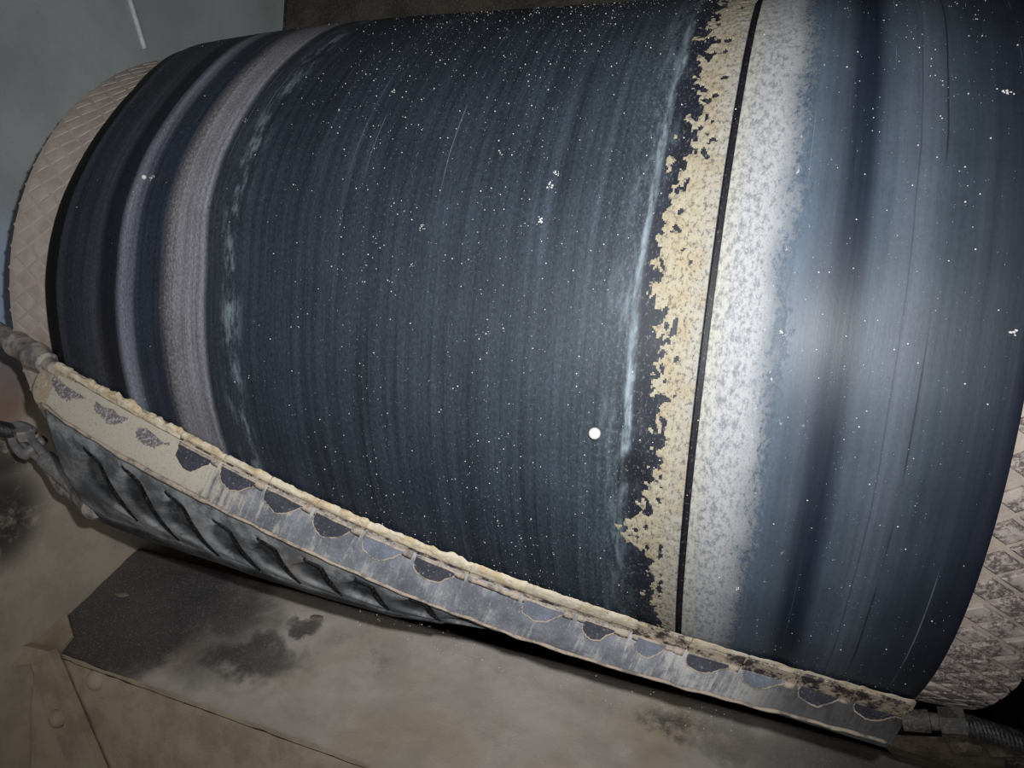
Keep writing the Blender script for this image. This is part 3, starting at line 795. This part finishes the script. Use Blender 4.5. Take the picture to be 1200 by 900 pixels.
# slanted flange strip with its bent lug, bolts on and beside it
fs = [Vector((-.895, -.335, -1.60)), Vector((-.74, -.335, -1.585)), Vector((-.20, -.335, -2.32)), Vector((-.44, -.335, -2.32))]
V, F = prism(fs, Vector((0, -.035, 0))); adopt(fix(mesh('flange_strip', V, F, m_low)), plate)
lug = [on(-.895, -.17, .002), on(-.76, -.24, .002), on(-.735, -.338, .002), on(-.80, -.372, .002), on(-.895, -.41, .002)]
V, F = prism(lug, PN * .012); adopt(fix(mesh('flange_lug', V, F, m_low)), plate)
for c_, r_ in (((-.67, -.37, -1.865), .040), ((-.515, -.325, -1.672), .044), ((.60, -.325, -1.80), .035), ((-.42, -.37, -2.17), .040)):
    V, F = domebolt(Vector(c_), Vector((.1, -1, .1)), r_, .030); adopt(mesh('bolt', V, F, m_low, smooth=True), plate)
# clods of dust sitting on the plate
m_clod = lump_material('dust_clod', srgb(140, 130, 114), srgb(158, 148, 132), .2)
def clod(c, r, sq, seed):
    bm = bmesh.new(); bmesh.ops.create_icosphere(bm, subdivisions=3, radius=1)
    V = []
    for v in bm.verts:
        p = v.co.copy(); k = 1 + .3 * fbm(p.x*1.5 + seed, p.y*1.5, p.z*1.5, 3)
        V.append(Vector(c) + Vector((p.x*r*k, p.y*r*k, 0)) + PN * (p.z * r * sq * k))
    F = [tuple(v.index for v in f.verts) for f in bm.faces]; bm.free(); return V, F
for k, (x, y, r, lab) in enumerate([(.26, .115, .030, 'low grey dust clod on the plate nearest the scraper mat'), (2.06, -.03, .05, 'pale dust clod at the bottom edge on the right of the plate'), (-.735, -.02, .032, 'small pale clod at the left rim of the stained plate corner')]):
    V, F = clod(on(x, y, .0), r, .35, k * 5); tag(mesh('dust_clod', V, F, m_clod, smooth=True), lab, 'clod', 'dust clods on the plate')

# ---- dusty bracket and bolts behind the right cable
bk = tag(empty('side_bracket', (2.75, -.2, -1.0)), 'dim dusty bracket with bolts in the dark corner under the right pulley end', 'bracket')
m_brk = dusty('bracket_dust', srgb(88, 78, 66), srgb(122, 110, 94), .35, .6, 20, .95, .1)
pl = [Vector((2.36, -.42, -.965)), Vector((2.66, -.40, -.90)), Vector((3.28, -.30, -1.02)), Vector((3.28, .0, -1.24)), Vector((2.5, .0, -1.22))]
V, F = prism(pl, Vector((0, .03, -.04))); adopt(fix(mesh('bracket_plate', V, F, m_brk)), bk)
for c_ in ((2.52, -.43, -.925), (2.60, -.42, -.915)):
    V, F = hexbolt(Vector(c_), Vector((.2, -.7, .5)), .036, .05); adopt(fix(mesh('bracket_bolt', V, F, m_brk)), bk)
V, F = tube([Vector((2.62, -.42, -.93)) + Vector((t*.62, -.05*sin(t*3), -.02*t + .04*sin(t*3))) for t in [i/10 for i in range(11)]], .055, 12); adopt(mesh('pipe_stub', V, F, m_steel_dark, smooth=True), bk)

# ================================================================ DUST SPECKS
m_speck = M('pale_grit', .8, .3).out(srgb(205, 203, 198))
def ico(c, r, V, F):
    b = len(V); t = 1.618
    for q in ((-1,t,0),(1,t,0),(-1,-t,0),(1,-t,0),(0,-1,t),(0,1,t),(0,-1,-t),(0,1,-t),(t,0,-1),(t,0,1),(-t,0,-1),(-t,0,1)):
        V.append(c + Vector(q) * (r / 1.9))
    for f in ((0,11,5),(0,5,1),(0,1,7),(0,7,10),(0,10,11),(1,5,9),(5,11,4),(11,10,2),(10,7,6),(7,1,8),(3,9,4),(3,4,2),(3,2,6),(3,6,8),(3,8,9),(4,9,5),(2,4,11),(6,2,10),(8,6,7),(9,8,1)):
        F.append(tuple(a + b for a in f))
V, F = [], []
def dens(u, th):
    d = .25 + .75 * exp(-((u - 1.08) / .10) ** 2) + .9 * exp(-((u - 1.42) / .16) ** 2) + .8 * exp(-((u - .92) / .08) ** 2 - ((th - 32) / 12) ** 2) + .25 * exp(-((u - 2.18) / .1) ** 2)
    if u < .75: d *= .15
    if 1.84 < u < 2.0: d *= .2
    return d
n_ = 0
while n_ < 5000:
    u = rnd.uniform(.05, 2.34); th = rnd.uniform(-54, 62)
    if rnd.random() > dens(u, th) * .7: continue
    r = .0004 + .0013 * rnd.random() ** 6; ico(cyl(u, th, r*.4), r, V, F); n_ += 1
for u, th, r in ((1.483, 17.0, .006), (1.475, 12.5, .006), (1.49, 18.5, .004), (1.205, 11, .004), (1.19, 6, .003), (1.02, 32, .004), (.61, 27, .002), (.36, 17, .005), (1.97, 1.5, .005), (1.955, -31, .004), (2.33, 3.5, .006), (2.3, 30, .006)):
    for q in range(9): ico(cyl(u + rnd.gauss(0, .004), th + rnd.gauss(0, .3), 0), r * rnd.uniform(.12, .45), V, F)
g = tag(mesh('grit_specks', V, F, m_speck), 'tiny white grit specks scattered over the black belt', 'grit'); g['kind'] = 'stuff'
V, F = [], []
for i in range(260):                       # fine dust hanging in the air in front of the scraper and the plate gap
    u = rnd.uniform(.95, 2.0); th = tab(u, [(.9, -50), (1.3, -53), (1.7, -55), (2.1, -57)]) + rnd.uniform(-5, 1); ico(cyl(u, th, rnd.uniform(.10, .16)), .0005 + .0014 * rnd.random() ** 3, V, F)
g = tag(mesh('airborne_dust', V, F, m_speck), 'fine bright dust hanging in the dark gap below the scraper', 'dust'); g['kind'] = 'stuff'
bm = bmesh.new(); bmesh.ops.create_icosphere(bm, subdivisions=3, radius=1)
for nm, (u, th, off), r, lab in (('dust_or_glare_ball', (1.641, -12.1, .0105), .0125, 'round white ball standing in for a flash-lit dust mote left of the crust'), ('dust_or_glare_ball', (.335, 17.0, .004), .0062, 'small round pale dust ball on the left grey streak')):  # first ball stands in for flash backscatter off a floating mote
    c_ = cyl(u, th, off); V = [c_ + v.co * r for v in bm.verts]; F = [tuple(v.index for v in f.verts) for f in bm.faces]
    tag(mesh(nm, V, F, m_speck, smooth=True), lab, 'dust ball', 'round dust balls on the belt')
bm.free()
